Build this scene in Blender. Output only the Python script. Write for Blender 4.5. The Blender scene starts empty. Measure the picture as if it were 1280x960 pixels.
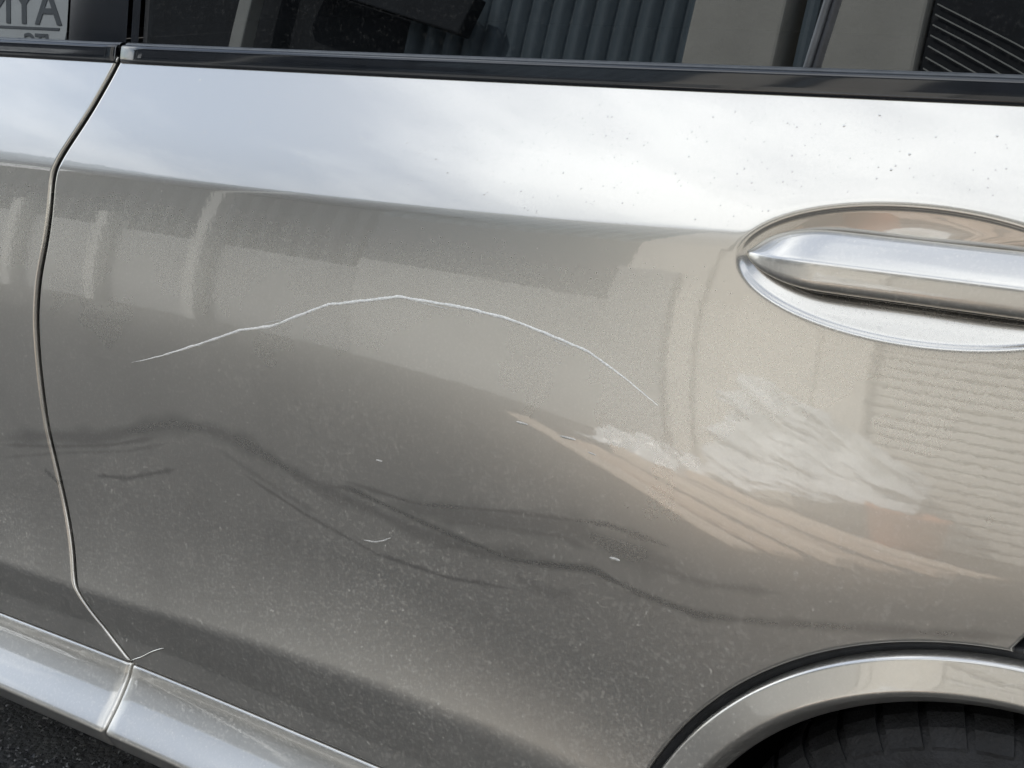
import bpy, bmesh, math, random
import numpy as np
R = math.radians
scene = bpy.context.scene
COL = scene.collection

# ---------------------------------------------------------------- camera
cam_data = bpy.data.cameras.new('camera'); cam = bpy.data.objects.new('camera', cam_data); COL.objects.link(cam)
cam.location = (0.0, -1.0, 1.0895)
cam.rotation_euler = (R(90-16.8), 0, R(35.1))
cam_data.sensor_width = 36; cam_data.lens = 1800/1280*36
cam_data.clip_start = 0.02; cam_data.clip_end = 2000
scene.camera = cam

# ---------------------------------------------------------------- sky, sun, exposure
SUN_EL, SUN_AZ = 41, -28          # degrees; azimuth measured from +Y (behind the car) towards +X
world = bpy.data.worlds.new('World'); scene.world = world; world.use_nodes = True
wn, wl = world.node_tree.nodes, world.node_tree.links; wn.clear()
w_out = wn.new('ShaderNodeOutputWorld'); w_bg = wn.new('ShaderNodeBackground'); w_bg.inputs['Strength'].default_value = 0.15
sky = wn.new('ShaderNodeTexSky'); sky.sky_type = 'NISHITA'; sky.sun_disc = False
sky.sun_elevation = R(SUN_EL); sky.sun_rotation = R(SUN_AZ); sky.air_density = 1.0; sky.dust_density = 0.6; sky.ozone_density = 2.6
tc = wn.new('ShaderNodeTexCoord'); mp = wn.new('ShaderNodeMapping'); mp.inputs['Scale'].default_value = (1, 1, 2.6)
mp.inputs['Location'].default_value = (0.73, 1.51, 0.4)
cn = wn.new('ShaderNodeTexNoise'); cn.inputs['Scale'].default_value = 2.2; cn.inputs['Detail'].default_value = 7; cn.inputs['Roughness'].default_value = 0.58
cr = wn.new('ShaderNodeValToRGB'); cr.color_ramp.elements[0].position = 0.41; cr.color_ramp.elements[1].position = 0.6
cr.color_ramp.elements[0].color = (0.17, 0.17, 0.17, 1)
cm = wn.new('ShaderNodeMix'); cm.data_type = 'RGBA'; cm.inputs['B'].default_value = (10.9, 10.9*1.03, 10.9*1.05, 1)
wl.new(tc.outputs['Generated'], mp.inputs['Vector']); wl.new(mp.outputs['Vector'], cn.inputs['Vector'])
wl.new(cn.outputs['Fac'], cr.inputs['Fac']); wl.new(cr.outputs['Color'], cm.inputs['Factor'])
wl.new(sky.outputs['Color'], cm.inputs['A']); wl.new(cm.outputs['Result'], w_bg.inputs['Color']); wl.new(w_bg.outputs['Background'], w_out.inputs['Surface'])

sun_data = bpy.data.lights.new('sun', 'SUN'); sun_data.energy = 2.9; sun_data.angle = R(0.55); sun_data.color = (1.0, 0.965, 0.91)
sun = bpy.data.objects.new('sun', sun_data); COL.objects.link(sun)
from mathutils import Vector
sd = Vector((math.cos(R(SUN_EL))*math.sin(R(SUN_AZ)), math.cos(R(SUN_EL))*math.cos(R(SUN_AZ)), math.sin(R(SUN_EL))))
sun.rotation_euler = sd.to_track_quat('Z', 'Y').to_euler()
scene.view_settings.view_transform = 'Standard'; scene.view_settings.look = 'None'
scene.view_settings.gamma = 1; scene.view_settings.use_curve_mapping = False
scene.view_settings.exposure = 0.8
scene.render.engine = 'CYCLES'

# ---------------------------------------------------------------- helpers
rng = np.random.default_rng(7); random.seed(7)

def link(o, parent=None, label=None, cat=None, group=None, kind=None):
    COL.objects.link(o)
    if parent is not None: o.parent = parent
    if label: o['label'] = label
    if cat: o['category'] = cat
    if group: o['group'] = group
    if kind: o['kind'] = kind
    return o

def mesh(name, verts, faces, mat, parent=None, smooth=True, **kw):
    me = bpy.data.meshes.new(name)
    me.from_pydata([tuple(map(float, v)) for v in verts], [], [tuple(int(i) for i in f) for f in faces])
    if smooth: me.polygons.foreach_set('use_smooth', np.ones(len(me.polygons), bool))
    me.materials.append(mat); me.update()
    return link(bpy.data.objects.new(name, me), parent, **kw)

def grid_mesh(name, P, mat, parent=None, flip=False, attrs=None, close_u=False, close_v=False, smooth=True, **kw):
    # P[i, j, 3] -> quad mesh
    n, m = P.shape[:2]
    I = np.arange(n*m).reshape(n, m)
    if close_u: I = np.vstack([I, I[:1]])
    if close_v: I = np.hstack([I, I[:, :1]])
    a, b, c, d = I[:-1, :-1], I[1:, :-1], I[1:, 1:], I[:-1, 1:]
    q = np.stack([a, b, c, d] if not flip else [a, d, c, b], -1).reshape(-1, 4)
    me = bpy.data.meshes.new(name)
    me.vertices.add(n*m); me.vertices.foreach_set('co', P.reshape(-1).astype(np.float32))
    me.loops.add(q.size); me.loops.foreach_set('vertex_index', q.reshape(-1).astype(np.int32))
    me.polygons.add(len(q)); me.polygons.foreach_set('loop_start', np.arange(0, q.size, 4, dtype=np.int32))
    me.polygons.foreach_set('loop_total', np.full(len(q), 4, np.int32))
    me.update(calc_edges=True)
    if smooth: me.polygons.foreach_set('use_smooth', np.ones(len(q), bool))
    for k, v in (attrs or {}).items():
        at = me.attributes.new(k, 'FLOAT', 'POINT'); at.data.foreach_set('value', v.reshape(-1).astype(np.float32))
    me.materials.append(mat); me.validate()
    return link(bpy.data.objects.new(name, me), parent, **kw)

def box(name, x0, x1, y0, y1, z0, z1, mat, parent=None, bevel=0.0, rot=None, **kw):
    bm = bmesh.new(); bmesh.ops.create_cube(bm, size=1)
    c = Vector(((x0+x1)/2, (y0+y1)/2, (z0+z1)/2))
    for v in bm.verts: v.co = Vector((v.co.x*(x1-x0), v.co.y*(y1-y0), v.co.z*(z1-z0)))
    if bevel: bmesh.ops.bevel(bm, geom=bm.edges[:], offset=bevel, segments=2, affect='EDGES', profile=0.5)
    me = bpy.data.meshes.new(name); bm.to_mesh(me); bm.free(); me.materials.append(mat)
    o = bpy.data.objects.new(name, me); o.location = c
    if rot: o.rotation_euler = rot
    return link(o, parent, **kw)

def empty(name, loc, parent=None, **kw):
    o = bpy.data.objects.new(name, None); o.location = loc; o.empty_display_size = 0.1
    return link(o, parent, **kw)

def material(name):
    m = bpy.data.materials.new(name); m.use_nodes = True
    nt = m.node_tree; b = nt.nodes['Principled BSDF']
    return m, nt.nodes, nt.links, b

def noise(n, l, scale, detail=2, rough=0.5, coord='Object', vec=None):
    t = n.new('ShaderNodeTexNoise'); t.inputs['Scale'].default_value = scale; t.inputs['Detail'].default_value = detail; t.inputs['Roughness'].default_value = rough
    if vec is None:
        c = n.new('ShaderNodeTexCoord'); vec = c.outputs[coord]
    l.new(vec, t.inputs['Vector']); return t

def ramp(n, l, src, p0, p1, c0=(0, 0, 0, 1), c1=(1, 1, 1, 1)):
    r = n.new('ShaderNodeValToRGB'); r.color_ramp.elements[0].position = p0; r.color_ramp.elements[1].position = p1
    r.color_ramp.elements[0].color = c0; r.color_ramp.elements[1].color = c1
    l.new(src, r.inputs['Fac']); return r.outputs['Color']

def math_node(n, l, op, a, b=None, clamp=False):
    m = n.new('ShaderNodeMath'); m.operation = op; m.use_clamp = clamp
    for i, s in enumerate((a, b)):
        if s is None: continue
        if isinstance(s, (int, float)): m.inputs[i].default_value = s
        else: l.new(s, m.inputs[i])
    return m.outputs['Value']

def mixc(n, l, fac, a, b):
    m = n.new('ShaderNodeMix'); m.data_type = 'RGBA'
    for nm, s in (('Factor', fac), ('A', a), ('B', b)):
        if isinstance(s, (int, float)): m.inputs[nm].default_value = s
        elif isinstance(s, tuple): m.inputs[nm].default_value = s
        else: l.new(s, m.inputs[nm])
    return m.outputs['Result']

def simple(name, col, rough=0.6, metallic=0.0, var=0.25, scale=6, bump=0.0, bscale=60, coat=0.0, spec=0.5):
    m, n, l, b = material(name)
    t = noise(n, l, scale, 5, 0.6)
    c0 = tuple(c*(1-var) for c in col)+(1,); c1 = tuple(min(1, c*(1+var)) for c in col)+(1,)
    l.new(ramp(n, l, t.outputs['Fac'], 0.3, 0.7, c0, c1), b.inputs['Base Color'])
    b.inputs['Roughness'].default_value = rough; b.inputs['Metallic'].default_value = metallic
    b.inputs['Coat Weight'].default_value = coat; b.inputs['Coat Roughness'].default_value = 0.03; b.inputs['Specular IOR Level'].default_value = spec
    if bump:
        t2 = noise(n, l, bscale, 4, 0.6); bp = n.new('ShaderNodeBump'); bp.inputs['Strength'].default_value = bump; bp.inputs['Distance'].default_value = 0.01
        l.new(t2.outputs['Fac'], bp.inputs['Height']); l.new(bp.outputs['Normal'], b.inputs['Normal'])
    return m

# ---------------------------------------------------------------- materials
def paint_material():
    m, n, l, b = material('silver_metallic_paint')
    co = n.new('ShaderNodeTexCoord'); P = co.outputs['Object']
    dusty = n.new('ShaderNodeAttribute'); dusty.attribute_name = 'dust'
    smear = n.new('ShaderNodeAttribute'); smear.attribute_name = 'smear'
    # metallic flakes tilt the base layer a little
    vo = n.new('ShaderNodeTexVoronoi'); vo.inputs['Scale'].default_value = 650; l.new(P, vo.inputs['Vector'])
    fl = n.new('ShaderNodeVectorMath'); fl.operation = 'SUBTRACT'; l.new(vo.outputs['Color'], fl.inputs[0]); fl.inputs[1].default_value = (0.5, 0.5, 0.5)
    fs = n.new('ShaderNodeVectorMath'); fs.operation = 'SCALE'; l.new(fl.outputs['Vector'], fs.inputs[0]); fs.inputs['Scale'].default_value = 0.0
    ge = n.new('ShaderNodeNewGeometry')
    ad = n.new('ShaderNodeVectorMath'); ad.operation = 'ADD'; l.new(ge.outputs['Normal'], ad.inputs[0]); l.new(fs.outputs['Vector'], ad.inputs[1])
    nr = n.new('ShaderNodeVectorMath'); nr.operation = 'NORMALIZE'; l.new(ad.outputs['Vector'], nr.inputs[0])
    l.new(nr.outputs['Vector'], b.inputs['Normal'])
    # clear coat with faint orange peel
    op = noise(n, l, 160, 2, 0.5, vec=P); bp = n.new('ShaderNodeBump'); bp.inputs['Strength'].default_value = 0.012; bp.inputs['Distance'].default_value = 0.001
    l.new(op.outputs['Fac'], bp.inputs['Height']); l.new(bp.outputs['Normal'], b.inputs['Coat Normal'])
    b.inputs['Coat Weight'].default_value = 1.0; b.inputs['Coat Roughness'].default_value = 0.022; b.inputs['Coat IOR'].default_value = 1.9
    # road dust: fine grains and soft patches, thicker where the attribute says so
    g1 = noise(n, l, 300, 1, 0.5, vec=P); g2 = noise(n, l, 230, 2, 0.55, vec=P); g3 = noise(n, l, 9, 4, 0.6, vec=P)
    grains = ramp(n, l, g1.outputs['Fac'], 0.54, 0.70); specks = ramp(n, l, g2.outputs['Fac'], 0.66, 0.76)
    patch = ramp(n, l, g3.outputs['Fac'], 0.25, 0.75, (0.35, 0.35, 0.35, 1), (1, 1, 1, 1))
    film = math_node(n, l, 'ADD', math_node(n, l, 'MULTIPLY', grains, 0.22), math_node(n, l, 'MULTIPLY', specks, 0.6))
    film = math_node(n, l, 'ADD', film, 0.10)
    fac = math_node(n, l, 'MULTIPLY', math_node(n, l, 'MULTIPLY', film, patch), dusty.outputs['Fac'], True)
    fac = math_node(n, l, 'MULTIPLY', fac, math_node(n, l, 'SUBTRACT', 1.0, math_node(n, l, 'MULTIPLY', smear.outputs['Fac'], 0.75)), True)
    tone = noise(n, l, 3.0, 2, 0.5, vec=P)
    base = mixc(n, l, tone.outputs['Fac'], (0.445, 0.425, 0.387, 1), (0.495, 0.475, 0.434, 1))
    sepc = n.new('ShaderNodeSeparateColor'); l.new(vo.outputs['Color'], sepc.inputs['Color'])
    mulc = n.new('ShaderNodeVectorMath'); mulc.operation = 'SCALE'; l.new(base, mulc.inputs[0]); l.new(math_node(n, l, 'ADD', math_node(n, l, 'MULTIPLY', sepc.outputs['Red'], 0.03), 1.0-0.5*0.03), mulc.inputs['Scale'])
    base = mulc.outputs['Vector']
    wet = mixc(n, l, math_node(n, l, 'MULTIPLY', smear.outputs['Fac'], 0.58), base, (0.13, 0.125, 0.115, 1))
    l.new(mixc(n, l, fac, wet, (0.68, 0.65, 0.59, 1)), b.inputs['Base Color'])
    l.new(math_node(n, l, 'SUBTRACT', 0.92, math_node(n, l, 'MULTIPLY', fac, 0.9), True), b.inputs['Metallic'])
    l.new(math_node(n, l, 'ADD', math_node(n, l, 'MULTIPLY', fac, 0.5), 0.26), b.inputs['Roughness'])
    l.new(math_node(n, l, 'SUBTRACT', 1.0, math_node(n, l, 'MULTIPLY', fac, 0.8), True), b.inputs['Coat Weight'])
    return m

def glass_material():
    m, n, l, b = material('privacy_glass')
    out = n['Material Output'] if 'Material Output' in n else n.get('Material Output')
    n.remove(b)
    tr = n.new('ShaderNodeBsdfTransparent'); tr.inputs['Color'].default_value = (0.06, 0.065, 0.068, 1)
    gl = n.new('ShaderNodeBsdfGlossy'); gl.inputs['Roughness'].default_value = 0.004; gl.inputs['Color'].default_value = (0.9, 0.96, 1.0, 1)
    fr = n.new('ShaderNodeFresnel'); fr.inputs['IOR'].default_value = 1.85
    df = n.new('ShaderNodeBsdfDiffuse'); df.inputs['Color'].default_value = (0.3, 0.29, 0.27, 1)
    mx = n.new('ShaderNodeMixShader'); l.new(fr.outputs['Fac'], mx.inputs['Fac']); l.new(tr.outputs['BSDF'], mx.inputs[1]); l.new(gl.outputs['BSDF'], mx.inputs[2])
    d = noise(n, l, 260, 3, 0.6); m2 = n.new('ShaderNodeMixShader')
    l.new(math_node(n, l, 'MULTIPLY', ramp(n, l, d.outputs['Fac'], 0.55, 0.8), 0.06), m2.inputs['Fac']); l.new(mx.outputs['Shader'], m2.inputs[1]); l.new(df.outputs['BSDF'], m2.inputs[2])
    l.new(m2.outputs['Shader'], out.inputs['Surface'])
    return m

M_paint = paint_material()
M_glass = glass_material()
M_gloss = simple('gloss_black_trim', (0.010, 0.012, 0.015), 0.07, coat=0.25, var=0.2, scale=40, spec=0.5)
M_rubber = simple('black_rubber', (0.014, 0.015, 0.017), 0.45, var=0.3, scale=50, bump=0.1, bscale=300)
M_lip = simple('grey_rubber_lip', (0.06, 0.064, 0.068), 0.36, var=0.25, scale=60, spec=0.5)
M_tyre = simple('dusty_tyre_rubber', (0.014, 0.0145, 0.016), 0.62, var=0.6, scale=30, bump=0.25, bscale=220)
M_rim = simple('alloy', (0.5, 0.5, 0.5), 0.3, metallic=1, var=0.1)
M_dark = simple('underbody_black', (0.006, 0.006, 0.007), 0.9, var=0.3)
M_primer = simple('exposed_primer', (0.80, 0.79, 0.75), 0.55, var=0.12, scale=300, bump=0.5, bscale=900)
M_scuff = simple('pale_scuff', (0.42, 0.41, 0.38), 0.6, var=0.3, scale=400)
M_drop = M_paint

def asphalt_material():
    m, n, l, b = material('black_asphalt')
    co = n.new('ShaderNodeTexCoord'); P = co.outputs['Object']
    v = n.new('ShaderNodeTexVoronoi'); v.inputs['Scale'].default_value = 130; l.new(P, v.inputs['Vector'])
    g = noise(n, l, 300, 5, 0.7, vec=P); big = noise(n, l, 0.9, 5, 0.6, vec=P)
    sp = ramp(n, l, v.outputs['Color'], 0.80, 0.97)
    base = mixc(n, l, g.outputs['Fac'], (0.016, 0.017, 0.019, 1), (0.075, 0.075, 0.075, 1))
    base = mixc(n, l, math_node(n, l, 'MULTIPLY', sp, 0.5), base, (0.30, 0.28, 0.25, 1))
    base = mixc(n, l, math_node(n, l, 'MULTIPLY', ramp(n, l, big.outputs['Fac'], 0.45, 0.7), 0.5), base, (0.075, 0.073, 0.07, 1))
    # pale grit swept up towards the workshop, brown soil tracked in behind the car
    sx = n.new('ShaderNodeSeparateXYZ'); l.new(P, sx.inputs['Vector'])
    wob = math_node(n, l, 'MULTIPLY', math_node(n, l, 'SUBTRACT', big.outputs['Fac'], 0.5), 2.2)
    grit = math_node(n, l, 'MULTIPLY', math_node(n, l, 'ADD', math_node(n, l, 'SUBTRACT', -2.7, sx.outputs['Y']), wob), 0.55, True)
    base = mixc(n, l, math_node(n, l, 'MULTIPLY', grit, 0.8), base, (0.17, 0.167, 0.158, 1))
    soil = math_node(n, l, 'MULTIPLY', math_node(n, l, 'ADD', math_node(n, l, 'ADD', sx.outputs['X'], 1.75), wob), 0.9, True)
    base = mixc(n, l, math_node(n, l, 'MULTIPLY', soil, 0.3), base, (0.155, 0.142, 0.125, 1))
    l.new(base, b.inputs['Base Color']); b.inputs['Roughness'].default_value = 0.75
    h = math_node(n, l, 'ADD', math_node(n, l, 'MULTIPLY', v.outputs['Distance'], -1.0), math_node(n, l, 'MULTIPLY', g.outputs['Fac'], 0.7))
    bp = n.new('ShaderNodeBump'); bp.inputs['Strength'].default_value = 1.0; bp.inputs['Distance'].default_value = 0.006
    l.new(h, bp.inputs['Height']); l.new(bp.outputs['Normal'], b.inputs['Normal'])
    return m
M_asphalt = asphalt_material()

# ---------------------------------------------------------------- ground
mesh('ground', [(-60, -60, 0), (60, -60, 0), (60, 60, 0), (-60, 60, 0)], [(0, 1, 2, 3)], M_asphalt, None, False, label='dark asphalt of the parking area under and beside the car', kind='structure')

# aggregate: small angular stones that stick out of the asphalt below the sill
V, Fc = [], []
for i in range(9000):
    x = rng.uniform(-2.3, -1.1); y = rng.uniform(-0.25, 0.5); s = rng.uniform(0.0018, 0.0052)
    a = rng.uniform(0, 6.28, 5); q = np.sort(a); k = len(V)
    for t in q: V.append((x+s*math.cos(t)*rng.uniform(.7, 1.2), y+s*math.sin(t)*rng.uniform(.7, 1.2), -0.0005))
    V.append((x+rng.uniform(-.3, .3)*s, y+rng.uniform(-.3, .3)*s, s*rng.uniform(.4, .9)))
    for j in range(5): Fc.append((k+j, k+(j+1) % 5, k+5))
def stone_material():
    m, n, l, b = material('aggregate_stone')
    co = n.new('ShaderNodeTexCoord'); v = n.new('ShaderNodeTexVoronoi'); v.inputs['Scale'].default_value = 150; l.new(co.outputs['Object'], v.inputs['Vector'])
    l.new(ramp(n, l, v.outputs['Color'], 0.35, 0.95, (0.012, 0.013, 0.016, 1), (0.22, 0.22, 0.22, 1)), b.inputs['Base Color']); b.inputs['Roughness'].default_value = 0.4
    return m
mesh('asphalt_aggregate', V, Fc, stone_material(), None, False, label='fine dark stone chips in the asphalt below the car sill', kind='stuff', cat='stone chips')

# ---------------------------------------------------------------- the body side
XK = np.linspace(-2.4, 1.0, 35)
ZK = np.array([[0.97147, 0.97147, 0.97147, 0.97147, 0.97147, 0.97147, 0.97153, 0.97184, 0.97253, 0.97336, 0.97406, 0.97462, 0.97528, 0.97614, 0.97712, 0.97813, 0.9792, 0.98039, 0.98171, 0.98312, 0.98453, 0.98583, 0.9868, 0.98729, 0.98743, 0.98744, 0.98744, 0.98744, 0.98744, 0.98744, 0.98744, 0.98744, 0.98744, 0.98744, 0.98744], [0.91276, 0.91276, 0.91276, 0.91276, 0.91276, 0.91276, 0.91282, 0.91317, 0.91403, 0.91535, 0.91671, 0.91776, 0.91844, 0.91893, 0.91939, 0.91989, 0.92047, 0.92119, 0.92254, 0.92558, 0.9308, 0.93693, 0.94186, 0.94448, 0.94529, 0.94539, 0.94539, 0.94539, 0.94539, 0.94539, 0.94539, 0.94539, 0.94539, 0.94539, 0.94539], [0.8612, 0.8612, 0.8612, 0.8612, 0.8612, 0.8612, 0.86123, 0.86143, 0.862, 0.86299, 0.86414, 0.8652, 0.86609, 0.86697, 0.86807, 0.86955, 0.87147, 0.87407, 0.87776, 0.88278, 0.88911, 0.89638, 0.90313, 0.9074, 0.90895, 0.90918, 0.90918, 0.90918, 0.90918, 0.90918, 0.90918, 0.90918, 0.90918, 0.90918, 0.90918], [0.85292, 0.85292, 0.85292, 0.85292, 0.85292, 0.85292, 0.85296, 0.85324, 0.85404, 0.85543, 0.85701, 0.8583, 0.85913, 0.85973, 0.86037, 0.86116, 0.86201, 0.86282, 0.86377, 0.86547, 0.86873, 0.87375, 0.87926, 0.88312, 0.88462, 0.88486, 0.88486, 0.88486, 0.88486, 0.88486, 0.88486, 0.88486, 0.88486, 0.88486, 0.88486], [0.77342, 0.77342, 0.77342, 0.77342, 0.77342, 0.77342, 0.77349, 0.77398, 0.77548, 0.77817, 0.78162, 0.78548, 0.78967, 0.7939, 0.79762, 0.80054, 0.80288, 0.8049, 0.80635, 0.80679, 0.80704, 0.80921, 0.81356, 0.8176, 0.81949, 0.81985, 0.81985, 0.81985, 0.81985, 0.81985, 0.81985, 0.81985, 0.81985, 0.81985, 0.81985], [0.66936, 0.66936, 0.66936, 0.66936, 0.66936, 0.66936, 0.66952, 0.67059, 0.67371, 0.67908, 0.68555, 0.69186, 0.69757, 0.7026, 0.70653, 0.70881, 0.70903, 0.70617, 0.69848, 0.68662, 0.67673, 0.6752, 0.68106, 0.6879, 0.69143, 0.69218, 0.69218, 0.69218, 0.69218, 0.69218, 0.69218, 0.69218, 0.69218, 0.69218, 0.69218], [0.50615, 0.50615, 0.50615, 0.50615, 0.50615, 0.50615, 0.50664, 0.50928, 0.5156, 0.52505, 0.53617, 0.54863, 0.5624, 0.57621, 0.58789, 0.59605, 0.60047, 0.60206, 0.60307, 0.60647, 0.61415, 0.62599, 0.63927, 0.6495, 0.65416, 0.65509, 0.65509, 0.65509, 0.65509, 0.65509, 0.65509, 0.65509, 0.65509, 0.65509, 0.65509], [0.43572, 0.43572, 0.43572, 0.43572, 0.43572, 0.43572, 0.4366, 0.44108, 0.45116, 0.46505, 0.47924, 0.49157, 0.50175, 0.51018, 0.51656, 0.51961, 0.51745, 0.509, 0.4947, 0.47735, 0.46524, 0.46717, 0.48113, 0.49582, 0.50332, 0.50492, 0.50492, 0.50492, 0.50492, 0.50492, 0.50492, 0.50492, 0.50492, 0.50492, 0.50492], [0.36916, 0.36916, 0.36916, 0.36916, 0.36916, 0.36916, 0.36949, 0.37115, 0.37478, 0.37937, 0.38372, 0.38829, 0.39403, 0.40049, 0.40643, 0.41101, 0.41369, 0.4136, 0.41013, 0.40478, 0.40222, 0.40715, 0.41934, 0.43236, 0.43978, 0.44171, 0.44182, 0.44182, 0.44182, 0.44182, 0.44182, 0.44182, 0.44182, 0.44182, 0.44182], [0.35914, 0.35914, 0.35914, 0.35914, 0.35914, 0.35914, 0.35952, 0.36144, 0.36546, 0.36995, 0.37322, 0.37635, 0.38118, 0.38714, 0.39215, 0.39504, 0.3954, 0.393, 0.38865, 0.38508, 0.38581, 0.39329, 0.40668, 0.4203, 0.4281, 0.43019, 0.43032, 0.43032, 0.43032, 0.43032, 0.43032, 0.43032, 0.43032, 0.43032, 0.43032], [0.32118, 0.32118, 0.32118, 0.32118, 0.32118, 0.32124, 0.32183, 0.32394, 0.32801, 0.33309, 0.33787, 0.34175, 0.34438, 0.34546, 0.34545, 0.34528, 0.34521, 0.34487, 0.34394, 0.34263, 0.34205, 0.34445, 0.35198, 0.3623, 0.36955, 0.37193, 0.37217, 0.37217, 0.37217, 0.37217, 0.37217, 0.37217, 0.37217, 0.37217, 0.37217], [0.31489, 0.31489, 0.31489, 0.31489, 0.31489, 0.31496, 0.31557, 0.31773, 0.32187, 0.32706, 0.33201, 0.33607, 0.33886, 0.34007, 0.34014, 0.34003, 0.34006, 0.33984, 0.33895, 0.33753, 0.33672, 0.33882, 0.34608, 0.35631, 0.36361, 0.36605, 0.36631, 0.36631, 0.36631, 0.36631, 0.36631, 0.36631, 0.36631, 0.36631, 0.36631], [0.29562, 0.29562, 0.29562, 0.29562, 0.29562, 0.29565, 0.29592, 0.2969, 0.29893, 0.30198, 0.30573, 0.30954, 0.31246, 0.31419, 0.31561, 0.31757, 0.31997, 0.32223, 0.3239, 0.32474, 0.32456, 0.3233, 0.32136, 0.3196, 0.31862, 0.31833, 0.3183, 0.3183, 0.3183, 0.3183, 0.3183, 0.3183, 0.3183, 0.3183, 0.3183]])
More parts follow.
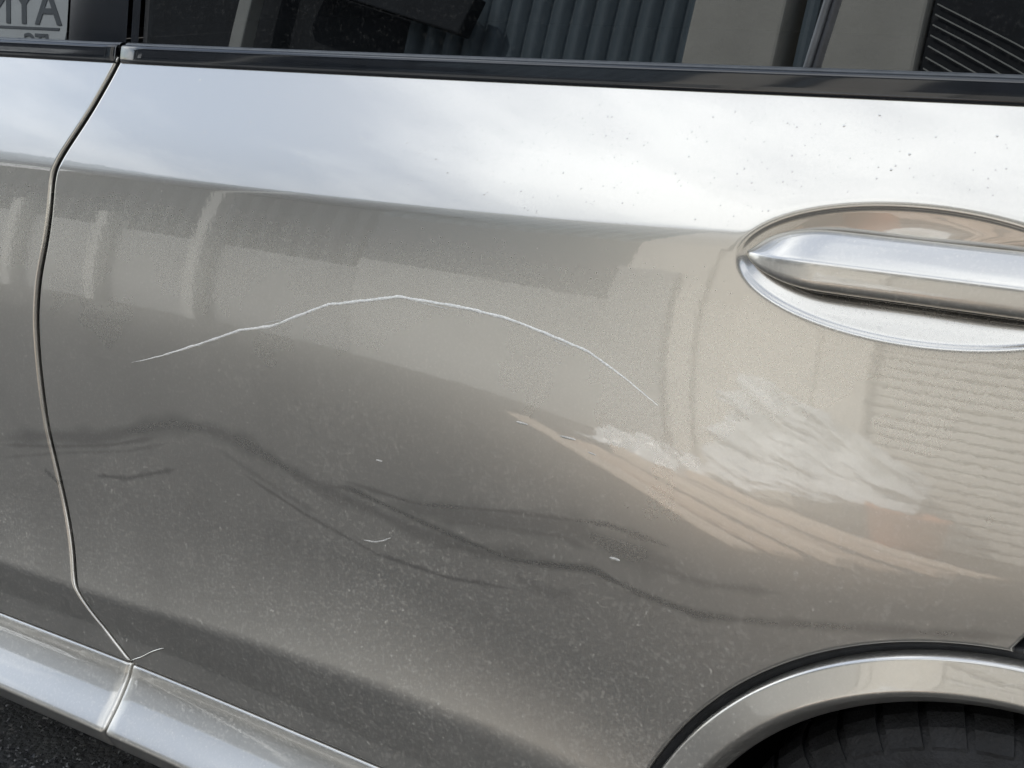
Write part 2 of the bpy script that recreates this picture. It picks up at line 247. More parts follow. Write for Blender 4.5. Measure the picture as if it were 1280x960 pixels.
AK = np.array([[0.43108, 0.43108, 0.43108, 0.43108, 0.43108, 0.4311, 0.4312, 0.43154, 0.43223, 0.43325, 0.43449, 0.43586, 0.4373, 0.43875, 0.44023, 0.44172, 0.44321, 0.44463, 0.44593, 0.44706, 0.448, 0.44868, 0.44911, 0.44931, 0.44937, 0.44938, 0.44938, 0.44938, 0.44938, 0.44938, 0.44938, 0.44938, 0.44938, 0.44938, 0.44938], [0.41174, 0.41174, 0.41174, 0.41174, 0.41174, 0.41175, 0.41187, 0.41229, 0.41319, 0.41459, 0.41638, 0.41845, 0.42076, 0.42327, 0.42592, 0.42867, 0.43145, 0.43414, 0.43641, 0.43777, 0.43795, 0.43727, 0.43638, 0.43575, 0.43547, 0.4354, 0.43539, 0.43539, 0.43539, 0.43539, 0.43539, 0.43539, 0.43539, 0.43539, 0.43539], [0.37339, 0.37339, 0.37339, 0.37339, 0.37339, 0.3734, 0.37353, 0.37401, 0.37515, 0.37704, 0.37952, 0.38235, 0.38543, 0.38869, 0.39204, 0.39538, 0.3986, 0.40149, 0.40376, 0.40514, 0.40543, 0.40469, 0.40339, 0.40225, 0.40165, 0.40148, 0.40146, 0.40146, 0.40146, 0.40146, 0.40146, 0.40146, 0.40146, 0.40146, 0.40146], [0.21853, 0.21853, 0.21853, 0.21853, 0.21853, 0.21855, 0.21866, 0.21912, 0.22023, 0.22208, 0.22454, 0.22742, 0.23063, 0.23409, 0.23757, 0.24049, 0.24169, 0.23971, 0.2339, 0.22547, 0.21708, 0.21084, 0.20711, 0.20528, 0.20457, 0.20439, 0.20437, 0.20437, 0.20437, 0.20437, 0.20437, 0.20437, 0.20437, 0.20437, 0.20437], [0.15215, 0.15215, 0.15215, 0.15215, 0.15215, 0.15217, 0.15229, 0.15281, 0.15409, 0.15626, 0.15909, 0.16223, 0.1655, 0.16896, 0.17272, 0.17685, 0.18125, 0.18582, 0.19051, 0.1952, 0.19928, 0.20185, 0.20264, 0.20235, 0.20194, 0.20176, 0.20174, 0.20174, 0.20174, 0.20174, 0.20174, 0.20174, 0.20174, 0.20174, 0.20174], [0.04761, 0.04761, 0.04761, 0.04761, 0.04761, 0.04763, 0.04778, 0.0484, 0.04987, 0.05234, 0.05558, 0.05934, 0.06352, 0.06817, 0.07342, 0.07945, 0.08649, 0.09496, 0.10519, 0.11641, 0.12624, 0.13224, 0.13413, 0.13374, 0.13301, 0.13268, 0.13263, 0.13263, 0.13263, 0.13263, 0.13263, 0.13263, 0.13263, 0.13263, 0.13263], [-0.04544, -0.04544, -0.04544, -0.04544, -0.04544, -0.04539, -0.04508, -0.04401, -0.0418, -0.03854, -0.03474, -0.0309, -0.02715, -0.02317, -0.01836, -0.01186, -0.00263, 0.01028, 0.02681, 0.04475, 0.05999, 0.06921, 0.07245, 0.07235, 0.07158, 0.07119, 0.07112, 0.07112, 0.07112, 0.07112, 0.07112, 0.07112, 0.07112, 0.07112, 0.07112], [-0.03032, -0.03032, -0.03032, -0.03032, -0.03032, -0.03027, -0.02993, -0.02885, -0.02669, -0.02355, -0.01965, -0.01501, -0.00958, -0.00333, 0.0038, 0.01188, 0.02076, 0.03035, 0.04089, 0.05224, 0.06237, 0.06826, 0.06914, 0.06736, 0.06569, 0.06503, 0.06492, 0.06492, 0.06492, 0.06492, 0.06492, 0.06492, 0.06492, 0.06492, 0.06492], [0.18547, 0.18547, 0.18547, 0.18547, 0.18547, 0.18556, 0.18623, 0.18839, 0.19266, 0.19881, 0.20605, 0.21377, 0.22159, 0.22923, 0.23616, 0.24115, 0.24146, 0.23219, 0.20875, 0.17362, 0.13816, 0.11294, 0.09936, 0.09311, 0.09054, 0.08975, 0.08961, 0.0896, 0.0896, 0.0896, 0.0896, 0.0896, 0.0896, 0.0896, 0.0896], [-0.1616, -0.1616, -0.1616, -0.1616, -0.1616, -0.1615, -0.16082, -0.15863, -0.15427, -0.14792, -0.14033, -0.1321, -0.12292, -0.1103, -0.09023, -0.06056, -0.02356, 0.01474, 0.04715, 0.06926, 0.08166, 0.08732, 0.08858, 0.08749, 0.08611, 0.08543, 0.08528, 0.08527, 0.08527, 0.08527, 0.08527, 0.08527, 0.08527, 0.08527, 0.08527], [-0.18975, -0.18975, -0.18975, -0.18975, -0.18973, -0.18952, -0.1885, -0.1858, -0.18094, -0.17421, -0.16599, -0.15619, -0.14414, -0.12817, -0.10588, -0.0758, -0.03884, 0.00087, 0.03644, 0.06237, 0.07824, 0.08685, 0.09051, 0.09093, 0.09014, 0.08955, 0.08939, 0.08937, 0.08937, 0.08937, 0.08937, 0.08937, 0.08937, 0.08937, 0.08937], [0.01221, 0.01221, 0.01221, 0.01221, 0.01223, 0.01246, 0.0135, 0.01625, 0.02113, 0.02772, 0.03537, 0.04379, 0.05302, 0.06314, 0.07405, 0.08554, 0.09742, 0.10951, 0.12157, 0.13304, 0.143, 0.15018, 0.15371, 0.15416, 0.15336, 0.15276, 0.15259, 0.15257, 0.15257, 0.15257, 0.15257, 0.15257, 0.15257, 0.15257, 0.15257], [0.04238, 0.04238, 0.04238, 0.04238, 0.0424, 0.04269, 0.04392, 0.0471, 0.0526, 0.05984, 0.068, 0.07676, 0.08622, 0.09641, 0.10719, 0.11836, 0.12976, 0.14128, 0.15271, 0.1637, 0.1738, 0.18249, 0.18921, 0.19356, 0.19572, 0.19645, 0.1966, 0.19661, 0.19661, 0.19661, 0.19661, 0.19661, 0.19661, 0.19661, 0.19661]])
Y_BELT = 0.045
# --- shared surface code (embedded in scene.py) ---
def crom(xk, V, x):
    # Catmull-Rom interpolation of rows V[k, j] over uniform knots xk[j]; x array -> [k, n]
    n = len(xk); h = xk[1]-xk[0]
    t = np.clip((x-xk[0])/h, 0, n-1.000001); i = t.astype(int); f = t-i
    a = V[:, np.clip(i-1, 0, n-1)]; b = V[:, i]; c = V[:, np.clip(i+1, 0, n-1)]; d = V[:, np.clip(i+2, 0, n-1)]
    return b+0.5*f*((c-a)+f*((2*a-5*b+4*c-d)+f*(3*(b-c)+d-a)))

def side_y(x, z):
    # depth (y) of the bare body side at length x and height z: slope angles integrated downwards from the belt
    x = np.asarray(x, float); z = np.asarray(z, float); sh = x.shape
    x = x.ravel(); z = z.ravel()
    Z = crom(XK, ZK, x); A = np.tan(crom(XK, AK, x))
    y = np.full(len(x), Y_BELT)
    # above first knot continue slope
    y += np.where(z > Z[0], (z-Z[0])*A[0], 0)
    for k in range(len(ZK)-1):
        z0, z1, a0, a1 = Z[k], Z[k+1], A[k], A[k+1]
        zz = np.clip(z, z1, z0); s = (z0-zz)/(z0-z1)
        y -= (z0-z1)*(a0*s+0.5*(a1-a0)*s*s)
    y -= np.where(z < Z[-1], (Z[-1]-z)*A[-1], 0)
    return y.reshape(sh)

WX, WZ = (-0.2163, 0.272)                 # rear wheel centre
TYRE_R = 0.272
ARCH_R = 0.3389+0.006                 # edge of the sheet metal round the wheel
HX, HZ, HA, HB = (-0.3445, 0.864, 0.1398, 0.0475)        # oval handle recess
GAP = np.array([[-1.2469, 1.0070999999999999], [-1.2469, 0.9771], [-1.2587, 0.9505], [-1.2736, 0.9178], [-1.294, 0.886], [-1.3101, 0.8599], [-1.3088, 0.8192], [-1.3127, 0.7844], [-1.3251, 0.7391], [-1.3309, 0.6934], [-1.3308, 0.6476], [-1.3269, 0.5727], [-1.3169, 0.5163], [-1.3072, 0.4644], [-1.298, 0.4232], [-1.2918, 0.3822], [-1.2569, 0.3445], [-1.2057, 0.3139]])            # x, z along the cut between the doors
GAP_REAR = np.array([[-0.24810000000000001, 0.5968], [-0.2361, 0.6168], [-0.2061, 0.6618], [-0.1711, 0.7168], [-0.1481, 0.7868], [-0.1411, 0.8568], [-0.1461, 0.9568000000000001]])   # x, z along the cut behind the rear door

def belt_z(x): return crom(XK, ZK[:1], np.atleast_1d(np.asarray(x, float)).ravel())[0].reshape(np.shape(x))
def sill_z(x): return crom(XK, ZK[-1:], np.atleast_1d(np.asarray(x, float)).ravel())[-1].reshape(np.shape(x))

def spline_at(pts, z):
    o = np.argsort(pts[:, 1]); zz, xx = pts[o, 1], pts[o, 0]
    # smooth resample
    zf = np.linspace(zz[0], zz[-1], 240); xf = np.interp(zf, zz, xx)
    for _ in range(40):
        xs = xf.copy(); xs[1:-1] = .25*xf[:-2]+.5*xf[1:-1]+.25*xf[2:]; xf = xs
    return np.interp(z, zf, xf)

def recess(x, z):
    dx = (x-HX)/HA; dz = (z-HZ)/HB
    rho = np.sqrt(dx*dx+dz*dz)+1e-9
    # distance to the rim in metres (roughly), negative inside
    g = np.sqrt((dx/HA)**2+(dz/HB)**2)/rho
    dist = (rho-1)/np.maximum(g, 1e-6)
    w = 0.0016                                    # rounded lip into a spoon-shaped bowl
    ins = np.clip(w*np.logaddexp(0, -dist/w), 0, None)
    k = 0.26+0.13*(1+np.tanh(1.6*(dz-0.3)))       # shallow below the bar, deep above it
    soft = k*ins
    step = 0.0008*(1+np.tanh((-dist-0.0014)/0.0013))   # crisp turned-in rim
    return np.where(dist < 0.05, soft+step, 0)

def body_y(x, z): return side_y(x, z)+recess(x, z)

def bottom_z(x, pad=0.0):
    s = sill_z(x)+0.0015
    d = np.clip(ARCH_R**2-(x-WX)**2, 0, None)
    c = np.where(d > 0, WZ+np.sqrt(d), -1)
    return np.maximum(s, c)

EDGE = [(0.0008, 0.0002), (0.0016, 0.0007), (0.0023, 0.0015), (0.0028, 0.0026), (0.0030, 0.0040), (0.0030, 0.0056)]

def seg_dist(x, z, pts):
    best = np.full(x.shape, 9.0); par = np.zeros(x.shape); acc = 0
    pts = np.array(pts); L = np.hypot(*np.diff(pts, axis=0).T); tot = L.sum()
    for (a, b, le) in zip(pts[:-1], pts[1:], L):
        t = np.clip(((x-a[0])*(b[0]-a[0])+(z-a[1])*(b[1]-a[1]))/max(le*le, 1e-9), 0, 1)
        d = np.hypot(x-a[0]-t*(b[0]-a[0]), z-a[1]-t*(b[1]-a[1]))
        k = d < best; par = np.where(k, (acc+t*le)/tot, par); best = np.minimum(best, d); acc += le
    return best, par

SMEARS = [([[-1.4186, 0.5371], [-1.3265, 0.5583], [-1.2413, 0.5723], [-1.1728, 0.5951], [-1.1145, 0.6135], [-1.06, 0.6188], [-1.0027, 0.6131], [-0.9482, 0.6008]], 0.01092, 0.6), ([[-1.2512, 0.5266], [-1.1939, 0.5352], [-1.1533, 0.5496], [-1.1114, 0.5641]], 0.00312, 0.7), ([[-1.4239, 0.5117], [-1.301, 0.5431], [-1.1892, 0.5679], [-1.1166, 0.5927]], 0.00234, 0.35), ([[-1.3416, 0.515], [-1.3152, 0.5009]], 0.00312, 0.8), ([[-1.0254, 0.6154], [-0.9699, 0.6038], [-0.9061, 0.5883], [-0.8343, 0.5802], [-0.7853, 0.572], [-0.7101, 0.5714], [-0.6227, 0.5852]], 0.008579999999999999, 0.55), ([[-0.9166, 0.5901], [-0.8641, 0.5962], [-0.8044, 0.5874], [-0.747, 0.5792], [-0.6742, 0.5731], [-0.5897, 0.5866], [-0.5414, 0.5781], [-0.4881, 0.5748], [-0.4247, 0.5845]], 0.0039, 0.8), ([[-0.824, 0.5908], [-0.7468, 0.5995], [-0.6746, 0.6093], [-0.6072, 0.6198], [-0.5587, 0.6105], [-0.4979, 0.6109]], 0.01326, 0.45), ([[-0.7658, 0.5887], [-0.7101, 0.5984], [-0.6234, 0.6086], [-0.5863, 0.6035]], 0.00468, 0.5), ([[-0.4954, 0.5727], [-0.4248, 0.5859], [-0.36, 0.6], [-0.2883, 0.6147], [-0.2329, 0.6267]], 0.00468, 0.5), ([[-1.0499, 0.6001], [-0.983, 0.5796], [-0.9078, 0.5586]], 0.0039, 0.3), ([[-0.674, 0.5595], [-0.6388, 0.5524], [-0.6051, 0.5582]], 0.00624, 0.3), ([[-1.0169, 0.5809], [-0.9295, 0.556], [-0.8357, 0.5374], [-0.7472, 0.5365], [-0.6649, 0.5467]], 0.00234, 0.6), ([[-0.8843, 0.6031], [-0.7846, 0.6], [-0.6748, 0.6182], [-0.5755, 0.6304], [-0.4988, 0.6244]], 0.00312, 0.6), ([[-1.4203, 0.5287], [-1.3141, 0.5482], [-1.215, 0.5701], [-1.1284, 0.5975]], 0.00312, 0.6), ([[-0.6236, 0.6158], [-0.5506, 0.6055], [-0.4827, 0.6025], [-0.4136, 0.6129]], 0.0039, 0.4)]                # x, z polylines of wiped and grimy streaks, with width and strength

def wear(X, Z):
    dust = np.clip((0.93-Z)/0.42, 0.10, 1.0)
    dust = np.where(Z > 0.82, dust*np.clip(1-(Z-0.82)/0.05, 0.05, 1), dust)
    sm = np.zeros(X.shape)
    for pts, wdt, st in SMEARS:
        d, p = seg_dist(X, Z, pts)
        taper = np.clip(np.minimum(p, 1-p)/0.12, 0.02, 1)**0.6
        w = wdt*taper*(1+0.25*np.sin(p*23)+0.15*np.sin(p*57+1))
        sm = np.maximum(sm, st*np.clip(1.25-d/w, 0, 1)*taper)
    return dust, np.clip(sm, 0, 1)

def panel(name, x0, x1, left, right, top, nx, nz, parent, blend=0.3, wearing=True):
    s = np.linspace(0, 1, nx); t = np.linspace(0, 1, nz)
    S, T = np.meshgrid(s, t, indexing='ij')
    X = x0+S*(x1-x0); Z = np.zeros_like(X)
    for _ in range(14):
        zb = bottom_z(X); zt = top(X); Z = zb+T*(zt-zb)
        X = x0+S*(x1-x0)
        if left is not None: X = X+(left(Z)-x0)*np.clip(1-S/blend, 0, 1)**2
        if right is not None: X = X+(right(Z)-x1)*np.clip(1-(1-S)/blend, 0, 1)**2
    n = len(EDGE)
    def ext(A, ax, lo, hi):
        lo_ = [np.take(A, [0], ax)+d for d in reversed(lo)]; hi_ = [np.take(A, [-1], ax)+d for d in hi]
        return np.concatenate(lo_+[A]+hi_, ax)
    offs = [e[0] for e in EDGE]; deps = [e[1] for e in EDGE]
    # rolled edges: left/right, then bottom (along the arch normal) / top
    sl = (bottom_z(X[:, :1]+1e-3)-bottom_z(X[:, :1]-1e-3))/2e-3; nn = np.sqrt(1+sl**2)
    nxb, nzb = sl/nn, -1/nn
    Dp = np.zeros_like(X)
    Xe = ext(X, 1, [nxb*o for o in offs], [0*o for o in offs]); Ze = ext(Z, 1, [nzb*o for o in offs], offs); De = ext(Dp, 1, deps, deps)
    Xe = ext(Xe, 0, [-o for o in offs], offs); Ze = ext(Ze, 0, [0]*n, [0]*n)
    D2 = ext(np.zeros((nx, nz+2*n)), 0, deps, deps); De = np.maximum(ext(De, 0, [0]*n, [0]*n), D2)
    Y = body_y(Xe, Ze)+De
    at = {}
    d, sm = wear(Xe, Ze); at = {'dust': d, 'smear': sm}
    return grid_mesh(name, np.stack([Xe, Y, Ze], -1), M_paint, parent, attrs=at)

# car
car = empty('parked_car', (-0.7, 0.9, 0), label='silver grey metallic car seen at its scratched rear door and wheel arch', cat='car')
CO = Vector(car.location)
def part(o):   # keep world placement under the car's empty
    return o
# (all parts are modelled in world coordinates; the parents carry the inverse offset)
def own(o, parent):
    o.parent = parent
    base = Vector((0, 0, 0)); p = parent
    while p is not None: base += p.location; p = p.parent
    o.location = o.location-base
    return o

gapx = lambda Z: spline_at(GAP, Z)
gapr = lambda Z: spline_at(GAP_REAR, Z)
G2 = 0.0062   # half a shut line incl. the rolled edge
top = lambda X: belt_z(X)+0.001

rear_door = own(panel('rear_door', GAP[0, 0], GAP_REAR[-1, 0], lambda Z: gapx(Z)+G2, lambda Z: gapr(Z)-G2, top, 820, 460, None), car)
rear_door['label'] = 'rear door with a long pale scratch arching across it'
front_door = own(panel('front_door', -2.3, GAP[0, 0], None, lambda Z: gapx(Z)-G2, top, 360, 320, None), car)
quarter = own(panel('quarter_panel', GAP_REAR[-1, 0], 0.95, lambda Z: gapr(Z)+G2, None, top, 300, 260, None), car)

# dark body behind the shut lines; added walls close the cabin against sunlight
hull = own(box('body_shell', -3.2, 0.96, 0.30, 1.72, 0.16, 0.94, M_dark), car)
own(box('roof', -2.3, 0.95, 0.22, 1.6, 1.42, 1.47, M_paint, bevel=0.02), car)
own(box('cabin_light_block', -2.3, 0.95, 1.56, 1.6, 0.941, 1.419, M_dark), car)
own(box('cabin_light_block', -2.34, -2.301, 0.16, 1.6, 0.941, 1.419, M_dark), car)
own(box('cabin_light_block', 0.951, 0.99, 0.16, 1.6, 0.941, 1.419, M_dark), car)

def strip(name, pts_fn, xs, mat, parent, **kw):
    # sweep a profile (list of (y, z)) along x
    P = np.array([[(x, y, z) for (y, z) in pts_fn(x)] for x in xs])
    return own(grid_mesh(name, P, mat, None, flip=True, **kw), parent)

# channel that closes the shut lines from behind (rubber)
def chan(x):
    zs = np.linspace(float(sill_z(x)), float(belt_z(x)), 40)
    return list(zip(side_y(np.full(40, x), zs)+0.017+np.where(np.abs(0*zs) > 1, 0, 0), zs))
def liner(name, gx, zr, half):
    zs = np.linspace(*zr, 90); P = []
    for z in zs:
        xc = float(gx(z))
        P.append([(xc+o, float(side_y(np.array([xc+o]), np.array([z]))[0])+0.0185, z) for o in (-half, 0, half)])
    return own(grid_mesh(name, np.array(P), M_rubber), car)
liner('door_seal', gapx, (0.30, float(belt_z(-1.25))), 0.02)
liner('door_seal', gapr, (GAP_REAR[:, 1].min()-0.005, float(belt_z(-0.15))), 0.02)

# ---------------------------------------------------------------- belt moulding, glass, pillars
def rounded(pts, it=2):
    p = [np.array(q, float) for q in pts]
    for _ in range(it):
        o = [p[0]]
        for a, b in zip(p[:-1], p[1:]): o += [a*.78+b*.22, a*.22+b*.78]
        p = o+[p[-1]]
    return p
MOULD = rounded([(0.012, -0.004), (-0.0015, -0.0035), (-0.0035, 0.0015), (-0.0005, 0.0185), (0.0010, 0.0207), (0.006, 0.0215)], 3)
MS = 0.80
LIP = rounded([(0.0055, 0.0170), (0.0040, 0.0205), (0.0055, 0.0228), (0.0085, 0.0238), (0.0140, 0.0232), (0.017, 0.018)], 3)
GLASS_TILT = 10
def glass_y(dz): return Y_BELT+0.0125+dz*math.tan(R(GLASS_TILT))+0.05*dz*dz
def mould(x0, x1, parent):
    xs = np.linspace(x0, x1, 60)
    def ends(x, prof):
        e = min(1, (min(x-x0, x1-x)+0.0002)/0.0012); k = (1-e)**2*0.003
        return [(Y_BELT+y+k, float(belt_z(x))+z*MS) for (y, z) in prof]
    a = strip('belt_moulding', lambda x: ends(x, MOULD), np.r_[x0, x0+.0004, x0+.0012, xs[1:-1], x1-.0012, x1-.0004, x1], M_gloss, parent)
    b = strip('window_seal', lambda x: ends(x, LIP), np.r_[x0, xs[1:-1], x1], M_lip, parent)
def pane(name, x0, x1, parent, lean0=0.0, lean1=0.0, mat=None, dy=0.0, z0=0.0145, z1=0.40):
    P = []
    for t in np.linspace(0, 1, 16):
        dz = z0+(z1-z0)*t; row = []
        for s in np.linspace(0, 1, 30):
            x = (x0+lean0*dz)*(1-s)+(x1+lean1*dz)*s
            row.append((x, glass_y(dz)+dy, float(belt_z(x))+dz))
        P.append(row)
    return own(grid_mesh(name, np.array(P), mat or M_glass, None, flip=True), parent)

GX = -1.2469
mould(-2.3, GX-0.005, front_door); mould(GX+0.004, 0.9, rear_door)
pane('window_pane', -2.28, -1.352, front_door)
pane('pillar_trim', -1.346, GX-0.004, front_door, 0.0, 0.0, M_gloss, -0.0015)
pane('pillar_trim', GX+0.004, -1.231, rear_door, 0.0, 0.0, M_gloss, -0.002)
pane('pane_seal', -1.2305, -1.218, rear_door, 0, 0, M_rubber, 0.004)
pane('window_pane', -1.2195, -0.474, rear_door, 0, 0.2)
# divider between the door glass and the small fixed rear pane: a rounded rubber-edged bar
def bar_profile(xa, xb, lean, name, mat, parent, hgt):
    P = []
    for t in np.linspace(0, 1, 20):
        dz = 0.0145+0.38*t; row = []
        for s in np.linspace(0, 1, 9):
            row.append((xa+(xb-xa)*s+lean*dz, glass_y(dz)-hgt*math.sin(math.pi*s)**0.6+0.001, float(belt_z(xa))+dz))
        P.append(row)
    return own(grid_mesh(name, np.array(P), mat, None, flip=True), parent)
bar_profile(-0.4745, -0.4675, 0.2, 'divider_bar', M_lip, rear_door, 0.004)
bar_profile(-0.4675, -0.4585, 0.2, 'divider_seal', M_rubber, rear_door, 0.0025)
pane('quarter_pane', -0.459, 0.25, rear_door, 0.2, 0.0)
for xa, xb in ((-2.3, GX-0.004), (GX+0.004, 0.94)):
    own(box('window_frame', xa, xb, 0.125, 0.215, 1.37, 1.419, M_gloss, bevel=0.008), front_door if xa < -2 else rear_door)
own(box('rear_pillar', 0.251, 0.95, 0.06, 0.2, 0.99, 1.369, M_gloss, bevel=0.01), car)

# ---------------------------------------------------------------- door handle
def loft(name, secs, mat, parent):
    P = np.array(secs); return own(grid_mesh(name, P, mat, None, close_v=True, attrs={'dust': np.full(P.shape[:2], .9), 'smear': np.zeros(P.shape[:2])}), parent)
def section(prof, it=3):
    p = [np.array(q, float) for q in prof]
    for _ in range(it):
        o = []
        for a, b in zip(p, p[1:]+p[:1]): o += [a*.78+b*.22, a*.22+b*.78]
        p = o
    return p
SURF_H = float(side_y(np.array([HX]), np.array([HZ]))[0])
def face_y(x): return float(side_y(np.array([x]), np.array([HZ]))[0])
BAR = section([(0.014, 0.020), (0.006, 0.0235), (-0.0160, 0.004), (-0.0182, -0.0005), (-0.0198, -0.0165), (-0.0125, -0.0215), (0.012, -0.017)])
xa, xb = HX-HA+0.0045, HX+HA-0.010
secs = []
for x in np.concatenate([xa+(xb-xa)*0.5*(1-np.cos(np.linspace(0, math.pi, 70)))]):
    u = (x-xa)/(xb-xa); e = min(1, u/0.27); w = (1-(1-e)**2.0)**0.62; e2 = min(1, (1-u)/0.16); w *= math.sqrt(max(1-(1-e2)**2, 0))
    w = max(w, 0.015)
    sink = 0.010*(1-w)
    ztilt = HZ+0.003+0.0*u
    secs.append([(x, face_y(x)+0.002+sink+q[0]*(0.35+0.65*w), ztilt+q[1]*w) for q in BAR])
handle = loft('handle_bar', secs, M_paint, rear_door)
# dark underside strip of the bar
US = section([(0.012, -0.0145), (-0.009, -0.0185), (-0.0095, -0.0225), (-0.004, -0.0245), (0.013, -0.021)])
secs = []
for x in np.linspace(xa+0.012, xb-0.012, 40):
    u = (x-xa)/(xb-xa); e = min(1, u/0.25); w = 1-(1-e)**2.0; w = max(w, .05)*math.sqrt(max(1-(1-min(1, (1-u)/0.16))**2, 0.02))
    secs.append([(x, face_y(x)+0.004+0.010*(1-w)+q[0]*(0.35+0.65*w), HZ+0.003+q[1]*w) for q in US])
loft('handle_underside', secs, M_gloss, rear_door)
# fixed cap at the front tip of the recess
secs = []
CAP = section([(0.010, 0.014), (-0.004, 0.011), (-0.007, 0.0), (-0.004, -0.012), (0.010, -0.016)])
for x in np.linspace(HX-HA+0.002, HX-HA+0.030, 16):
    u = (x-(HX-HA))/0.03; w = math.sqrt(max(u, 0.01))*1.0
    secs.append([(x, face_y(x)+0.0085+0.006*u+q[0]*.5*w, HZ-0.002+q[1]*w*1.45) for q in CAP])
loft('handle_cap', secs, M_gloss, rear_door)

# ---------------------------------------------------------------- sill trim
SILL = rounded([(0.020, -0.001), (0.004, -0.0022), (0.0005, -0.0030), (-0.0015, -0.0055), (-0.0070, -0.017), (-0.0250, -0.040), (-0.0470, -0.0625), (-0.0490, -0.067), (-0.0470, -0.0705), (-0.0380, -0.089), (-0.030, -0.093), (0.05, -0.092)], 3)
def sill(x0, x1):
    xs = np.r_[x0, x0+.0006, x0+.0016, x0+.003, x0+.005, np.linspace(x0+.02, x1-.02, 90), x1-.005, x1-.003, x1-.0016, x1-.0006, x1]
    P = []
    for x in xs:
        e = min(1, (min(x-x0, x1-x))/0.005); k = (1-e)**2.2*0.006
        yb = float(side_y(np.array([x]), np.array([float(sill_z(x))]))[0]); zb = float(sill_z(x))
        row = []
        for (y, z) in SILL:
            # the seam is slanted forward towards the bottom
            row.append((x+-0.05*z+0.25*abs(min(0, z+0.02))*0, yb+y+k*1.2, zb+z))
        P.append(row)
    P = np.array(P)
    return own(grid_mesh('sill_trim', P, M_paint, None, flip=True, attrs={'dust': np.full(P.shape[:2], 0.9), 'smear': np.zeros(P.shape[:2])}), car)
SX = -1.2057
sill(-2.3, SX-0.0012); sill(SX+0.0012, WX-ARCH_R+0.02); sill(WX+ARCH_R-0.01, 0.9)
own(box('underbody', -2.3, 0.9, 0.02, 0.31, 0.215, 0.29, M_dark), car)

# short pressed seam running up from the sill joint
def ribbon(name, pts, width, mat, parent, off=0.0004, taper=True, n=160, jitter=0.0, crown=0.0003):
    pts = np.array(pts); d = np.r_[0, np.cumsum(np.hypot(*np.diff(pts, axis=0).T))]; t = np.linspace(0, d[-1], n)
    x = np.interp(t, d, pts[:, 0]); z = np.interp(t, d, pts[:, 1])
    for _ in range(3):
        for a in (x, z):
            b = a.copy(); b[1:-1] = .25*a[:-2]+.5*a[1:-1]+.25*a[2:]; a[:] = b
    z = z+jitter*np.convolve(rng.normal(0, 1, n), np.ones(7)/7, 'same')
    tx, tz = np.gradient(x), np.gradient(z); L = np.hypot(tx, tz)+1e-9; nx, nz = -tz/L, tx/L
    u = np.linspace(0, 1, n)
    w = width*(np.clip(np.minimum(u, 1-u)/0.18, 0.03, 1)**0.6 if taper else np.ones(n))*(1+0.25*np.convolve(rng.normal(0, 1, n), np.ones(5)/5, 'same') if jitter else 1)
    P = []
    for k in (-.5, -.25, 0, .25, .5):
        xx, zz = x+nx*w*k, z+nz*w*k
        P.append(np.stack([xx, body_y(xx, zz)-off*(1 if abs(k) < .4 else -.6)-crown*(1-4*k*k), zz], -1))
    P = np.transpose(np.array(P), (1, 0, 2))
    return own(grid_mesh(name, P, mat, None, flip=True, attrs={'dust': np.full(P.shape[:2], .2), 'smear': np.zeros(P.shape[:2])}), parent)
ribbon('pressed_seam', [[-1.2057, 0.3139], [-1.1875, 0.3232], [-1.1681, 0.3358], [-1.1464, 0.3475]], 0.0022, M_paint, rear_door, 0.0003, True, 60, crown=0.0004)

# ---------------------------------------------------------------- scratch and scuffs
sc = ribbon('scratch', [[-1.1723, 0.6707], [-1.1405, 0.6802], [-1.1095, 0.6911], [-1.0676, 0.7069], [-1.0107, 0.7294], [-0.9672, 0.7398], [-0.9361, 0.7536], [-0.8963, 0.7705], [-0.8573, 0.7788], [-0.8134, 0.789], [-0.7738, 0.7894], [-0.7338, 0.7892], [-0.6949, 0.7871], [-0.6526, 0.7803], [-0.6077, 0.7717], [-0.5712, 0.7559], [-0.5371, 0.7389]], 0.0030, M_primer, rear_door, 0.0003, True, 420, 0.0004)
sc['label'] = 'long thin pale scratch arching over the rear door'
for pts, w in [([[-0.8507, 0.5476], [-0.8374, 0.5485], [-0.8252, 0.5532], [-0.816, 0.5587]], 0.002028), ([[-0.5726, 0.602], [-0.5622, 0.6018]], 0.00312), ([[-0.6741, 0.7003], [-0.6614, 0.6999]], 0.00234), ([[-0.6281, 0.6965], [-0.6119, 0.6962]], 0.00234), ([[-0.8326, 0.6327], [-0.8247, 0.6328]], 0.00234), ([[-0.7919, 0.7876], [-0.769, 0.7865], [-0.7555, 0.7862]], 0.000858), ([[-0.644, 0.7762], [-0.6259, 0.7723]], 0.000858), ([[-0.9781, 0.7413], [-0.9548, 0.7478]], 0.00078), ([[-0.5993, 0.6884], [-0.5913, 0.6873]], 0.00156)]:
    ribbon('scuff', pts, w, M_scuff, rear_door, 0.0003, True, 24, 0.0)

